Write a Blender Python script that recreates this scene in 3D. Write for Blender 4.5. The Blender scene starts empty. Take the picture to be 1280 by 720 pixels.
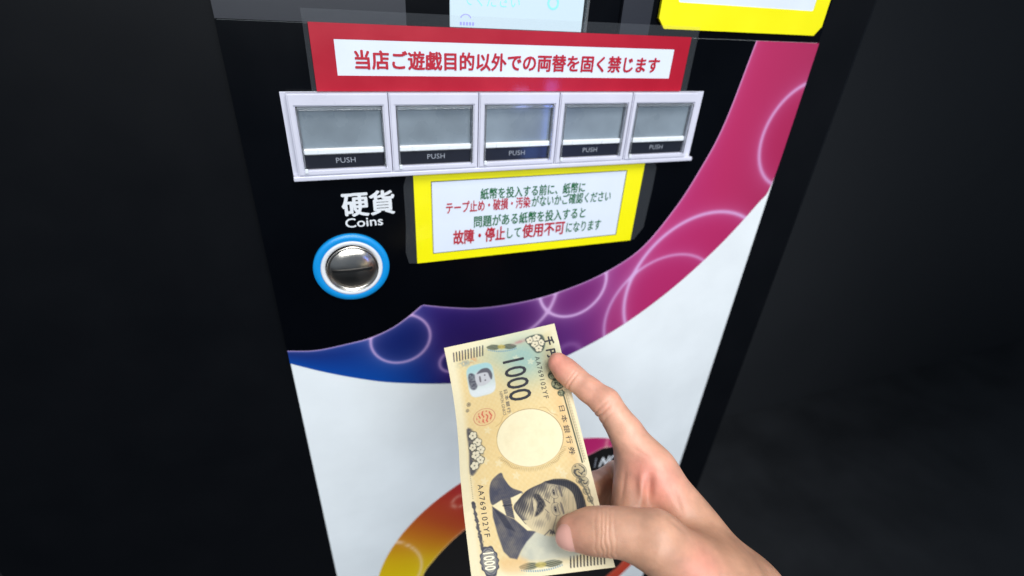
import bpy, bmesh, math, random
import numpy as np
from mathutils import Vector, Matrix

# ------------------------------------------------------------------ camera, world, lights, exposure
SC = bpy.context.scene
COL = SC.collection
CAMH = 1.30                                   # height of the lens above the floor
CAM = np.array([0.0, -0.36, CAMH])            # machine front is the plane y = 0
F = 620.0 / 1280.0                            # focal length in picture widths
D1 = np.array([1860., -247., 620.]); D1 /= np.linalg.norm(D1)
D2 = np.array([-60., 1050., 620.]); D2 /= np.linalg.norm(D2)
D2 -= D1 * (D1 @ D2); D2 /= np.linalg.norm(D2)
D3 = np.cross(D1, D2)
C2W = np.array([D1, D3, -D2])                 # lens axes (right, down, forward) -> world

def cw(p):
    """lens-space metres (right, down, forward) -> world metres"""
    return np.asarray(p, float) @ C2W.T + CAM

def at(u, v, depth):
    return cw(((u - 640) * depth / 620., (v - 360) * depth / 620., depth))

cam_d = bpy.data.cameras.new('camera')
cam = bpy.data.objects.new('camera', cam_d); COL.objects.link(cam)
M = Matrix.Identity(4)
for i in range(3):
    M[i][0] = C2W[i][0]; M[i][1] = -C2W[i][1]; M[i][2] = -C2W[i][2]; M[i][3] = CAM[i]
cam.matrix_world = M
cam_d.sensor_width = 36.0; cam_d.lens = 36.0 * F
cam_d.clip_start = 0.01; cam_d.clip_end = 60
cam_d.dof.use_dof = True; cam_d.dof.focus_distance = 0.30; cam_d.dof.aperture_fstop = 5.2
SC.camera = cam

w = bpy.data.worlds.new('World'); SC.world = w; w.use_nodes = True
bg = w.node_tree.nodes['Background']
bg.inputs[0].default_value = (0.62, 0.78, 1.0, 1); bg.inputs[1].default_value = 0.16

def area(name, loc, target, sx, sy, power, color, spread=180):
    d = bpy.data.lights.new(name, 'AREA'); d.shape = 'RECTANGLE'; d.size = sx; d.size_y = sy
    d.energy = power; d.color = color; d.spread = math.radians(spread)
    o = bpy.data.objects.new(name, d); COL.objects.link(o)
    o.location = loc
    o.rotation_euler = (Vector(target) - Vector(loc)).to_track_quat('-Z', 'Y').to_euler()
    return o
area('ceiling_lamp', (0.25, -0.75, CAMH + 1.00), (0.18, -0.02, CAMH - 0.32), 0.8, 0.6, 3.5, (1.0, 0.98, 0.96), 80)
area('hall_lamp', (0.15, -1.8, CAMH + 0.55), (0.18, 0, CAMH - 0.35), 2.0, 0.9, 7.6, (0.90, 0.96, 1.0), 75)
area('blue_lamp', (0.655, -1.10, CAMH - 0.33), (0.14, 0, CAMH - 0.085), 0.035, 0.24, 0.22, (0.14, 0.25, 1.0))
area('blue_lamp', (0.56, -1.10, CAMH - 0.26), (0.14, 0, CAMH - 0.085), 0.04, 0.06, 0.05, (0.3, 0.4, 1.0))
area('blue_lamp', (0.60, -1.10, CAMH - 0.42), (0.14, 0, CAMH - 0.085), 0.05, 0.05, 0.08, (0.15, 0.3, 1.0))

SC.view_settings.view_transform = 'Standard'; SC.view_settings.look = 'None'
SC.view_settings.exposure = 0.0; SC.view_settings.gamma = 1.0
SC.view_settings.use_curve_mapping = False
SC.cycles.max_bounces = 8; SC.cycles.transparent_max_bounces = 12
SC.cycles.use_denoising = True

random.seed(4)
RNG = np.random.default_rng(4)

# ------------------------------------------------------------------ helpers
def lin(r, g, b, k=1.0):
    f = lambda c: (c / 12.92 if c <= 0.04045 else ((c + 0.055) / 1.055) ** 2.4)
    return tuple(min(0.95, f(c / 255.) * k) for c in (r, g, b)) + (1.0,)

def mat(name, color, rough=0.5, metal=0.0, coat=0.0, spec=0.5, noise=0.0, nscale=30, bump=0.0, bscale=300, emit=None, estr=0, alpha=1.0, trans=0.0):
    m = bpy.data.materials.new(name); m.use_nodes = True
    nt = m.node_tree; b = nt.nodes['Principled BSDF']
    b.inputs['Base Color'].default_value = color
    b.inputs['Roughness'].default_value = rough; b.inputs['Metallic'].default_value = metal
    b.inputs['Coat Weight'].default_value = coat; b.inputs['Coat Roughness'].default_value = 0.06
    b.inputs['Specular IOR Level'].default_value = spec
    b.inputs['Alpha'].default_value = alpha; b.inputs['Transmission Weight'].default_value = trans
    tc = nt.nodes.new('ShaderNodeTexCoord')
    if noise:
        n = nt.nodes.new('ShaderNodeTexNoise'); n.inputs['Scale'].default_value = nscale; n.inputs['Detail'].default_value = 5
        nt.links.new(tc.outputs['Object'], n.inputs['Vector'])
        r = nt.nodes.new('ShaderNodeMapRange'); r.inputs[1].default_value = 0.3; r.inputs[2].default_value = 0.7
        r.inputs[3].default_value = 1 - noise; r.inputs[4].default_value = 1 + noise * 0.4
        nt.links.new(n.outputs['Fac'], r.inputs[0])
        mx = nt.nodes.new('ShaderNodeMix'); mx.data_type = 'RGBA'; mx.blend_type = 'MULTIPLY'; mx.inputs[0].default_value = 1
        mx.inputs[6].default_value = color
        nt.links.new(r.outputs[0], mx.inputs[7]); nt.links.new(mx.outputs[2], b.inputs['Base Color'])
        r2 = nt.nodes.new('ShaderNodeMapRange'); r2.inputs[3].default_value = max(0.02, rough - 0.1); r2.inputs[4].default_value = min(1, rough + 0.12)
        nt.links.new(n.outputs['Fac'], r2.inputs[0]); nt.links.new(r2.outputs[0], b.inputs['Roughness'])
    if bump:
        n2 = nt.nodes.new('ShaderNodeTexNoise'); n2.inputs['Scale'].default_value = bscale; n2.inputs['Detail'].default_value = 4
        nt.links.new(tc.outputs['Object'], n2.inputs['Vector'])
        bp = nt.nodes.new('ShaderNodeBump'); bp.inputs['Strength'].default_value = bump; bp.inputs['Distance'].default_value = 0.001
        nt.links.new(n2.outputs['Fac'], bp.inputs['Height']); nt.links.new(bp.outputs[0], b.inputs['Normal'])
    if emit:
        b.inputs['Emission Color'].default_value = emit; b.inputs['Emission Strength'].default_value = estr
    return m

def attr_mat(name, attr, rough=0.5, coat=0.0, bump=0.0, bscale=400, spec=0.5):
    m = mat(name, (0.5, 0.5, 0.5, 1), rough, coat=coat, bump=bump, bscale=bscale, spec=spec)
    nt = m.node_tree; a = nt.nodes.new('ShaderNodeAttribute'); a.attribute_name = attr
    nt.links.new(a.outputs['Color'], nt.nodes['Principled BSDF'].inputs['Base Color'])
    return m

def link(name, me, material, parent=None, smooth=False):
    o = bpy.data.objects.new(name, me); COL.objects.link(o)
    if material: me.materials.append(material)
    if parent: o.parent = parent; o.matrix_parent_inverse = Matrix.Identity(4)
    if smooth:
        for p in me.polygons: p.use_smooth = True
    return o

def tag(o, label, cat, group=None):
    o['label'] = label; o['category'] = cat
    if group: o['group'] = group

def thing(name, label, cat, loc, group=None):
    o = bpy.data.objects.new(name, None); COL.objects.link(o); o.location = loc
    o.empty_display_size = 0.02
    tag(o, label, cat, group)
    return o

def box(name, x0, x1, y0, y1, z0, z1, m, parent=None, bevel=0.0):
    bm = bmesh.new(); bmesh.ops.create_cube(bm, size=1)
    bmesh.ops.scale(bm, vec=(x1 - x0, y1 - y0, z1 - z0), verts=bm.verts)
    bmesh.ops.translate(bm, vec=((x0 + x1) / 2, (y0 + y1) / 2, (z0 + z1) / 2), verts=bm.verts)
    if bevel: bmesh.ops.bevel(bm, geom=bm.edges[:], offset=bevel, segments=2, affect='EDGES', profile=0.5)
    me = bpy.data.meshes.new(name); bm.to_mesh(me); bm.free()
    return link(name, me, m, parent)

def slab(name, outline, y_front, y_back, m, parent=None, hole=None):
    """polygon in (x, z) extruded in y; optional hole makes a frame (same vertex count as the outline)"""
    bm = bmesh.new(); n = len(outline)
    f = [bm.verts.new((x, y_front, z)) for x, z in outline]; b = [bm.verts.new((x, y_back, z)) for x, z in outline]
    if hole is None:
        bm.faces.new(f); bm.faces.new(b[::-1])
        for i in range(n): j = (i + 1) % n; bm.faces.new((f[j], f[i], b[i], b[j]))
    else:
        hf = [bm.verts.new((x, y_front, z)) for x, z in hole]; hb = [bm.verts.new((x, y_back, z)) for x, z in hole]
        for i in range(n):
            j = (i + 1) % n
            bm.faces.new((f[i], f[j], hf[j], hf[i])); bm.faces.new((b[j], b[i], hb[i], hb[j]))
            bm.faces.new((f[j], f[i], b[i], b[j])); bm.faces.new((hf[i], hf[j], hb[j], hb[i]))
    bmesh.ops.recalc_face_normals(bm, faces=bm.faces[:])
    me = bpy.data.meshes.new(name); bm.to_mesh(me); bm.free()
    return link(name, me, m, parent)

def rect(x0, x1, z0, z1): return [(x0, z0), (x1, z0), (x1, z1), (x0, z1)]

def glyphs(s, bold=0.0, spacing=1.0, shear=0.0):
    """vertices (n, 2) and faces of a line of lettering, from the built-in face"""
    c = bpy.data.curves.new('lettering', 'FONT'); c.body = s; c.offset = bold; c.space_character = spacing; c.shear = shear
    c.resolution_u = 3
    o = bpy.data.objects.new('lettering', c); COL.objects.link(o)
    dg = bpy.context.evaluated_depsgraph_get()
    me = bpy.data.meshes.new_from_object(o.evaluated_get(dg))
    v = np.array([x.co[:2] for x in me.vertices]); fs = [tuple(p.vertices) for p in me.polygons]
    bpy.data.objects.remove(o); bpy.data.meshes.remove(me); bpy.data.curves.remove(c)
    return v, fs

def embolden(v, fs, amount):
    """heavier strokes: copies of the outline shifted by +-amount (em), each on its own layer"""
    if amount <= 0: return v, fs, np.zeros(len(v))
    sh = [(0, 0), (1, 0), (-1, 0), (0, .8), (0, -.8), (.7, .6), (-.7, -.6), (.7, -.6), (-.7, .6)]
    V, Fs, lay_ = [], [], []
    for i, (a, b) in enumerate(sh):
        Fs += [tuple(q + i * len(v) for q in f) for f in fs]; V.append(v + np.array((a, b)) * amount); lay_.append(np.full(len(v), float(i)))
    return np.vstack(V), Fs, np.concatenate(lay_)

def lettering(s, x0, x1, z0, z1, y, m, parent, bold=0.0, spacing=1.0, shear=0.0):
    v, fs = glyphs(s, 0.0, spacing, shear)
    v, fs, ly = embolden(v, fs, bold)
    lo, hi = v.min(0), v.max(0)
    k = (v - lo) / (hi - lo)
    P = np.c_[x0 + k[:, 0] * (x1 - x0), y - ly * .00002, z0 + k[:, 1] * (z1 - z0)]
    me = bpy.data.meshes.new('lettering'); me.from_pydata(P.tolist(), [], fs); me.update()
    return link('lettering', me, m, parent)

def spline(pts, n, closed=False):
    """Catmull-Rom through pts, n samples evenly by arc length"""
    p = np.array(pts, float)
    q = np.vstack([p[-1], p, p[0], p[1]]) if closed else np.vstack([2 * p[0] - p[1], p, 2 * p[-1] - p[-2]])
    out = []
    for i in range(len(q) - 3):
        t = np.linspace(0, 1, 40, endpoint=False)[:, None]
        a, b, c, d = q[i:i + 4]
        out.append(0.5 * (2 * b + (c - a) * t + (2 * a - 5 * b + 4 * c - d) * t ** 2 + (3 * b - a - 3 * c + d) * t ** 3))
    out = np.vstack(out + [q[-2][None]])
    s = np.r_[0, np.cumsum(np.linalg.norm(np.diff(out, axis=0), axis=1))]
    t = np.linspace(0, s[-1], n)
    return np.c_[np.interp(t, s, out[:, 0]), np.interp(t, s, out[:, 1])]

def lathe(name, cx, cz, prof, m, parent, seg=64):
    """prof: (radius, y) rings about an axis along y"""
    vs, fs = [], []
    for r, y in prof:
        for k in range(seg):
            a = 2 * math.pi * k / seg; vs.append((cx + r * math.cos(a), y, cz + r * math.sin(a)))
    for i in range(len(prof) - 1):
        for k in range(seg):
            j = (k + 1) % seg; fs.append((i * seg + k, i * seg + j, (i + 1) * seg + j, (i + 1) * seg + k))
    if prof[-1][0] < 0.004: fs.append(tuple((len(prof) - 1) * seg + k for k in range(seg)))
    me = bpy.data.meshes.new(name); me.from_pydata(vs, [], fs); me.update()
    bm = bmesh.new(); bm.from_mesh(me); bmesh.ops.recalc_face_normals(bm, faces=bm.faces[:]); bm.to_mesh(me); bm.free()
    return link(name, me, m, parent, True)

def grid_obj(name, P, color, m, parent, attr='print'):
    """structured grid P (a, b, 3) with a colour (a, b, 3) per vertex"""
    a, b = P.shape[:2]
    idx = np.arange(a * b).reshape(a, b)
    q = np.stack([idx[:-1, :-1], idx[1:, :-1], idx[1:, 1:], idx[:-1, 1:]], -1).reshape(-1, 4)
    me = bpy.data.meshes.new(name); me.from_pydata(P.reshape(-1, 3).tolist(), [], q.tolist()); me.update()
    at_ = me.attributes.new(attr, 'FLOAT_COLOR', 'POINT')
    at_.data.foreach_set('color', np.c_[color.reshape(-1, 3), np.ones(a * b)].astype(np.float32).ravel())
    return link(name, me, m, parent, True)

def srgb(c):
    c = np.asarray(c, float) / 255.
    return np.where(c <= 0.04045, c / 12.92, ((c + 0.055) / 1.055) ** 2.4)

# ------------------------------------------------------------------ materials
white_panel = mat('white_panel', lin(240, 245, 247), 0.40, noise=0.06, nscale=16, bump=0.05, bscale=60)
black_panel = mat('black_panel', (0.0012, 0.0017, 0.0030, 1), 0.22, noise=0.2, nscale=14, spec=0.12)
black_frame = mat('black_frame', (0.003, 0.0036, 0.005, 1), 0.42, noise=0.06, nscale=20, spec=.12)
grey_bezel = mat('grey_bezel', (0.014, 0.016, 0.024, 1), 0.4)
wall_m = mat('dark_wall', (0.02, 0.022, 0.026, 1), 0.75, noise=0.05, nscale=4)
floor_m = mat('dark_floor', (0.03, 0.032, 0.036, 1), 0.5, noise=0.3, nscale=6)
silver = mat('silver_plastic', lin(214, 214, 228), 0.3, noise=0.05, nscale=40, coat=0.2)
card = mat('grey_card', lin(132, 144, 154), 0.28, noise=0.22, nscale=30, coat=0.8, bump=0.25, bscale=55)
card_edge = mat('clear_edge', lin(235, 240, 245), 0.12, coat=0.5)
acrylic = mat('clear_acrylic', (0.9, 0.93, 0.96, 1), 0.05, trans=0.9)
ink_label = mat('black_label', (0.012, 0.014, 0.022, 1), 0.3, coat=0.3)
grey_ink = mat('grey_lettering', lin(150, 155, 165), 0.5)
red = mat('red_print', lin(180, 14, 42), 0.3, coat=0.6, noise=0.10, nscale=30, bump=0.12, bscale=45)
paper = mat('white_print', lin(226, 234, 246), 0.35, coat=0.5, noise=0.03, bump=0.10, bscale=45)
red_ink = mat('red_lettering', lin(185, 20, 45), 0.4)
green_ink = mat('green_lettering', lin(20, 105, 55), 0.4)
yellow = mat('yellow_print', lin(252, 240, 0), 0.35, coat=0.4, noise=0.03)
white_ink = mat('white_lettering', lin(225, 228, 232), 0.45)
film = mat('clear_film', (0.35, 0.38, 0.42, 1), 0.15, alpha=0.045, coat=0.2)
blue_ring = mat('blue_plastic', lin(10, 145, 220), 0.35, coat=0.2)
dish_white = mat('white_plastic', lin(228, 230, 234), 0.3)
chrome = mat('chrome', (0.90, 0.82, 0.72, 1), 0.20, metal=1.0, noise=0.06, nscale=60, bump=0.12, bscale=80)
slot_dark = mat('slot_dark', (0.004, 0.004, 0.004, 1), 0.5)
screen_m = mat('screen_glow', lin(90, 98, 104), 0.3, emit=lin(212, 236, 252), estr=0.86)
screen_ink = mat('screen_text', lin(120, 190, 215), 0.4, emit=lin(120, 185, 205), estr=0.7)
screen_ink2 = mat('screen_mark', lin(120, 120, 190), 0.4, emit=lin(150, 155, 215), estr=0.7)

# ------------------------------------------------------------------ setting
fl = box('floor', -2.5, 4.5, -2.6, 1.2, -0.1, 0, floor_m); fl['kind'] = 'structure'
wl = box('wall', -2.5, 4.5, 0.62, 0.72, 0.0, 2.9, wall_m); wl['kind'] = 'structure'

# ------------------------------------------------------------------ the change machine
Z = CAMH
mc = thing('change_machine', 'white and black money change machine with glowing purple swoosh and push buttons', 'change machine', (0.235, 0.3, 0))
mc_off = Matrix.Translation((-0.235, -0.3, CAMH))      # parts are written in front-panel metres: x along the front, z from lens height
def part(o):
    o.matrix_local = mc_off; return o

XL, XR = -0.052, 0.412
part(box('cabinet', XL - 0.26, XR + 0.06, 0.006, 0.60, -1.28, 0.62, black_frame, mc, 0.006))
part(box('door_panel', XL, XR, 0.0012, 0.0058, -1.2, -0.0205 - 0.0, white_panel, mc, 0.001))

up_pts = [(-.052, -.2585), (-.03, -.2622), (-.0029, -.2603), (.0144, -.2577), (.0324, -.251), (.0465, -.2419), (.0593, -.2317), (.0816, -.2378), (.1109, -.2434), (.1494, -.2436),
          (.1862, -.2387), (.2302, -.2255), (.2698, -.2027), (.2984, -.1649), (.316, -.13), (.331, -.088), (.342, -.0205)]
lo_pts = [(-.052, -.272), (-.03, -.2852), (-.0068, -.2972), (.0213, -.3095), (.05, -.3184), (.0806, -.3259), (.12, -.3325), (.17, -.3285), (.2165, -.3153), (.2692, -.2903), (.3215, -.253),
          (.366, -.21), (.400, -.167), (.410, -.148), (.4115, -.09), (.4115, -.0205)]
# the point of the swoosh's upper edge is a sharp cusp: two splines
ua = spline(up_pts[:7], 240); ub = spline(up_pts[6:], 520)
NSW, NTW = 700, 70
upc = np.vstack([ua, ub[1:]])
sarc = np.r_[0, np.cumsum(np.linalg.norm(np.diff(upc, axis=0), axis=1))]
tt = np.linspace(0, sarc[-1], NSW); cusp = np.argmin(np.abs(tt - sarc[239])); tt[cusp] = sarc[239]
U = np.c_[np.interp(tt, sarc, upc[:, 0]), np.interp(tt, sarc, upc[:, 1])]
L = spline(lo_pts, NSW)
k = np.linspace(0, 1, NTW)[None, :, None]
SW = U[:, None, :] * (1 - k) + L[:, None, :] * k                       # (s, t, 2)
X, Zc = SW[..., 0], SW[..., 1]
stops = [(-.05, (8, 40, 118)), (0, (10, 48, 130)), (.04, (16, 40, 122)), (.075, (38, 22, 104)), (.12, (52, 26, 104)), (.16, (84, 30, 108)), (.2, (108, 42, 118)), (.25, (156, 48, 122)),
         (.3, (192, 46, 112)), (.36, (190, 42, 98)), (.47, (170, 38, 84))]
base = np.stack([np.interp(X + 0.10 * (Zc + .26), [s[0] for s in stops], [s[1][c] for s in stops]) for c in range(3)], -1)
kk = np.broadcast_to(k[..., 0], X.shape)
bl = np.clip(kk * 1.3 - .35, 0, 1) * np.clip((.08 - X) / .06, 0, 1)
base = base * (1 - bl[..., None]) + np.array((0, 74, 168)) * bl[..., None]
pu = np.clip(kk * 1.2 - .2, 0, 1) * np.exp(-((X - .19) / .05) ** 2)
base = base * (1 - .5 * pu[..., None]) + np.array((72, 34, 120)) * .5 * pu[..., None]
glow = np.zeros_like(X)
for cx, cz, r, wid, amp, ins in [(.0394, -.2648, .0258, .0011, .50, (10, 24, 92)), (.2036, -.2338, .0349, .0013, .60, (122, 36, 112)), (.3143, -.2826, .0688, .0014, .42, (176, 42, 104)),
                                 (.3503, -.2568, .0857, .0017, .55, (188, 40, 104)), (.1344, -.2335, .0517, .0015, .5, 'part'), (.0851, -.3000, .0119, .0013, .42, (14, 16, 86)),
                                 (.43, -.10, .05, .0016, .5, (178, 30, 84)), (.208, -.318, .014, .003, .16, None)]:
    d = np.hypot(X - cx, Zc - cz) - r
    if ins == 'part': amp = amp * np.clip((X - .14) / .02, 0, 1)
    elif ins:
        wi = 0.55 * np.clip(-d / .004, 0, 1)[..., None]; base = base * (1 - wi) + np.array(ins) * wi
    glow += amp * 1.05 * np.exp(-(d / (wid * 1.25)) ** 2) + amp * .50 * np.exp(-np.abs(d) / .0068)
edge = np.linalg.norm(SW - U[:, None, :], axis=-1)
glow += .70 * np.exp(-(edge / .0014) ** 2) + .20 * np.exp(-edge / .0045)
g = np.clip(glow, 0, .92)[..., None]
swcol = srgb(base * (1 - g) + np.array((232, 190, 240)) * g) * .92
sw_m = attr_mat('swoosh_print', 'print', 0.42, coat=0.1)
part(grid_obj('swoosh_graphic', np.stack([X, np.full_like(X, .0008), Zc], -1), swcol, sw_m, mc))
part(slab('black_front', [(XL, -.0205)] + [tuple(p) for p in U[::4]] + [tuple(U[-1])], 0.0004, 0.0012, black_panel, mc))

# lower ring: yellow to red to magenta round a black field
ring_in = spline([(.046, -.633), (.059, -.61), (.075, -.589), (.099, -.565), (.15, -.525), (.2, -.502), (.257, -.4855), (.283, -.480), (.335, -.497), (.372, -.55), (.385, -.64), (.377, -.71), (.36, -.758), (.344, -.782),
                  (.29, -.823), (.21, -.84), (.12, -.81), (.062, -.745), (.038, -.68)], 361, True)
RC = np.array((.201, -.663)); RR = .2153
ang = np.unwrap(np.arctan2(ring_in[:, 1] - RC[1], ring_in[:, 0] - RC[0]))
ro = RC + RR * np.c_[np.cos(ang), np.sin(ang)]
kr = np.linspace(0, 1, 40)[None, :, None]
RG = ring_in[:, None, :] * (1 - kr) + ro[:, None, :] * kr
deg = (np.degrees(np.arctan2(RG[..., 1] - RC[1], RG[..., 0] - RC[0])) + 360) % 360
rs = [(0, (178, 40, 70)), (40, (180, 34, 100)), (80, (178, 34, 100)), (110, (168, 36, 70)), (124, (166, 44, 36)), (136, (172, 70, 30)), (148, (196, 124, 20)), (158, (214, 170, 12)), (172, (226, 200, 0)),
      (215, (222, 190, 10)), (270, (210, 120, 20)), (310, (196, 62, 40)), (335, (190, 70, 50)), (360, (178, 40, 70))]
rb = np.stack([np.interp(deg, [s[0] for s in rs], [s[1][c] for s in rs]) for c in range(3)], -1)
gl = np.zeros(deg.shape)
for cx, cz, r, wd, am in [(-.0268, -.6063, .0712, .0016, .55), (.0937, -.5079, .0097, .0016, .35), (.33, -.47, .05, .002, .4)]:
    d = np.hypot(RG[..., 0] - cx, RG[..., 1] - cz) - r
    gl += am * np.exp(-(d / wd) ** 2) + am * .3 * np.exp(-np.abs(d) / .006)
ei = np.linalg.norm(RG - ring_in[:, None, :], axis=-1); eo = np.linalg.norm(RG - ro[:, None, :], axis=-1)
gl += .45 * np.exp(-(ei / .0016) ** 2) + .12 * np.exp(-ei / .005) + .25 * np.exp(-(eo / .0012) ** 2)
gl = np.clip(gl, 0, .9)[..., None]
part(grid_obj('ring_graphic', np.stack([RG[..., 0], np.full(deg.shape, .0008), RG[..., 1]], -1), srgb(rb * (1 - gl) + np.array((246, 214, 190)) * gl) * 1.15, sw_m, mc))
part(slab('note_slot_field', [tuple(p) for p in ring_in[:-1:2]], .0003, .0012, mat('note_field', (0.010, 0.009, 0.009, 1), .35), mc))
part(lettering('NO', .2745, .302, -.5125, -.4955, -.0001, white_ink, mc, .04, shear=.25))
part(slab('field_divider', rect(.2680, .2692, -.511, -.494), -.0003, .0003, grey_ink, mc))

# upper display zone
part(box('upper_bezel', XL, .0572, .0015, .0058, -.0200, .30, grey_bezel, mc))
part(box('upper_bezel', .2135, .2385, .0015, .0058, -.0200, .30, grey_bezel, mc))
part(box('upper_front', .2385, XR, .0020, .0058, -.0200, .30, black_panel, mc))
part(box('screen_recess', .0572, .2135, .0042, .0058, -.0200, .30, black_panel, mc))
scr = part(box('screen', .0862, .1822, .0022, .0042, -.0195, .14, screen_m, mc))
part(box('screen_rim', .1838, .1853, -.0002, .0042, -.0195, .14, acrylic, mc))
for o in (lettering('てください', .0945, .134, -.0068, .0012, .0019, screen_ink, scr, .0),
          lettering('〇', .154, .163, -.0068, .002, .0019, screen_ink, scr, .05)):
    o.matrix_local = Matrix.Identity(4)
ic = []
for q in range(5):                                   # faint help mark low on the screen
    o = slab('screen_mark', rect(.0925 + q * .0021, .0938 + q * .0021, -.0183, -.0163), .0018, .0021, screen_ink2, scr)
arc = [(.0965 + .0038 * math.cos(a), -.0145 + .003 * math.sin(a)) for a in np.linspace(.2, math.pi - .2, 10)]
arc += [(.0965 + .0031 * math.cos(a), -.0145 + .0024 * math.sin(a)) for a in np.linspace(math.pi - .2, .2, 10)]
slab('screen_mark', arc, .0018, .0021, screen_ink2, scr)

# push-button row
part(box('button_rail', -.0246, .3005, -.0008, .0004, -.1163, -.0594, silver, mc, .0003))
part(box('button_rail_lip', -.0246, .3005, -.0060, -.0008, -.1163, -.1128, silver, mc, .0008))
PITCH = .0628
frame_me = None
for n in range(0, 5):
    x0 = .0416 + (n - 1) * PITCH + .0004; x1 = x0 + PITCH - .0008
    z0, z1 = -.1126, -.0596
    wx0, wx1, wz0, wz1 = x0 + .0042, x1 - .0036, -.1087, -.0675
    fr = part(slab('push_button', rect(x0, x1, z0, z1), -.0062, -.0009, silver, mc, rect(wx0, wx1, wz0, wz1)))
    bm = bmesh.new(); bm.from_mesh(fr.data)
    es = [e for e in bm.edges if abs(e.verts[0].co.y + .0062) < 1e-5 and abs(e.verts[1].co.y + .0062) < 1e-5 and len(e.link_faces) == 2 and e.calc_face_angle(0) > .5]
    bmesh.ops.bevel(bm, geom=es, offset=.0009, segments=2, affect='EDGES'); bm.to_mesh(fr.data); bm.free()
    box('insert_card', wx0 + .0012, wx1 - .0012, -.0026, -.0015, -.0946, wz1 - .0006, card, fr)
    box('insert_edge', wx0 + .0010, wx1 - .0010, -.0052, -.0012, -.0986, -.0948, card_edge, fr, .0007)
    for q in (.22, .71):
        xq = wx0 + q * (wx1 - wx0); box('edge_tab', xq - .0022, xq + .0022, -.0056, -.0050, -.0983, -.0951, card_edge, fr, .0003)
    box('label_strip', wx0 + .0012, wx1 - .0012, -.0038, -.0014, -.1084, -.0988, ink_label, fr, .0004)
    xm = (wx0 + wx1) / 2
    lettering('PUSH', xm - .0064, xm + .0064, -.1050, -.1014, -.0040, grey_ink, fr, 0.0, 1.05)
    box('cover_rib', wx0 + .0002, wx0 + .0011, -.0070, -.0012, wz0 - .0012, wz1 - .0006, acrylic, fr, .0002)
    box('cover_rib', wx1 - .0011, wx1 - .0002, -.0070, -.0012, wz0 - .0002, wz1 - .0006, acrylic, fr, .0002)
    box('cover_rib', wx0 + .0013, wx1 - .0013, -.0066, -.0052, wz1 - .0024, wz1 - .0004, acrylic, fr, .0003)
    box('cover_catch', wx0 + .0001, wx0 + .0022, -.0074, -.0063, wz0 - .0018, wz0 + .0012, card_edge, fr, .0003)

# coin slot
cs = part(lathe('coin_slot', .0060, -.1883, [(.0284, .0004), (.0284, -.0016), (.0279, -.0024), (.0236, -.0026), (.0230, -.0022)], blue_ring, mc))
lathe('collar', .0060, -.1883, [(.0230, -.0018), (.0228, -.0030), (.0222, -.0033), (.0205, -.0030), (.0196, -.0022), (.0194, -.0008)], dish_white, cs)
lathe('coin_dish', .0066, -.1890, [(.0194, -.0026), (.0190, -.0036), (.0184, -.0030), (.0178, -.0014), (.0168, -.0018), (.0145, -.0029), (.011, -.0038), (.006, -.0043), (.0005, -.0045)], chrome, cs)
dome = [(0.0, -.0045), (.006, -.0043), (.011, -.0038), (.0145, -.0029), (.0168, -.0018)]
sv = []
for q in np.linspace(-.0155, .0145, 25):
    yd = np.interp(abs(q), [d_[0] for d_ in dome], [d_[1] for d_ in dome])
    sv += [(.0066 + q, yd - .0005, -.1879), (.0066 + q, yd - .0005, -.1901), (.0066 + q, yd + .001, -.1901), (.0066 + q, yd + .001, -.1879)]
sf = [(4 * a + b, 4 * a + (b + 1) % 4, 4 * a + 4 + (b + 1) % 4, 4 * a + 4 + b) for a in range(24) for b in range(4)] + [(0, 1, 2, 3), (96, 97, 98, 99)]
sm_ = bpy.data.meshes.new('slit'); sm_.from_pydata(sv, [], sf); sm_.update(); link('slit', sm_, slot_dark, cs)
part(lettering('硬貨', .0040, .0420, -.1468, -.1276, -.0001, white_ink, mc, .028))
part(lettering('Coins', .0050, .0322, -.1552, -.1478, -.0001, white_ink, mc, .012)).data.name = 'coins'

# ------------------------------------------------------------------ signs stuck to the machine
def sign_root(name, label, cat, x, z):
    o = thing(name, label, cat, (x, -.001, CAMH + z)); o['_x'] = x
    m_ = Matrix.Translation((-x, .001, -z))
    del o['_x']
    return o, m_
def sp(o, m_): o.matrix_local = m_; return o

bn, bm_ = sign_root('warning_banner', 'long red framed banner with red Japanese lettering above the push buttons', 'banner', .11, -.0589)
X0, X1 = -.0022, .2758
sp(slab('red_border', rect(X0, X1, -.0590, -.0197), -.0020, -.0012, red, bn, rect(X0 + .0138, .2622, -.0495, -.0286)), bm_)
sp(slab('white_field', rect(X0 + .0138, .2622, -.0495, -.0286), -.0019, -.0012, paper, bn), bm_)
sp(lettering('当店ご遊戯目的以外での両替を固く禁じます', .0228, .2510, -.0458, -.0342, -.00215, red_ink, bn, .032), bm_)
sp(slab('clear_laminate', rect(X0 - .003, X1 + .006, -.0592, -.0125), -.0021, -.0016, film, bn, rect(X0 - .0002, X1 + .0002, -.0591, -.0196)), bm_)

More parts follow.
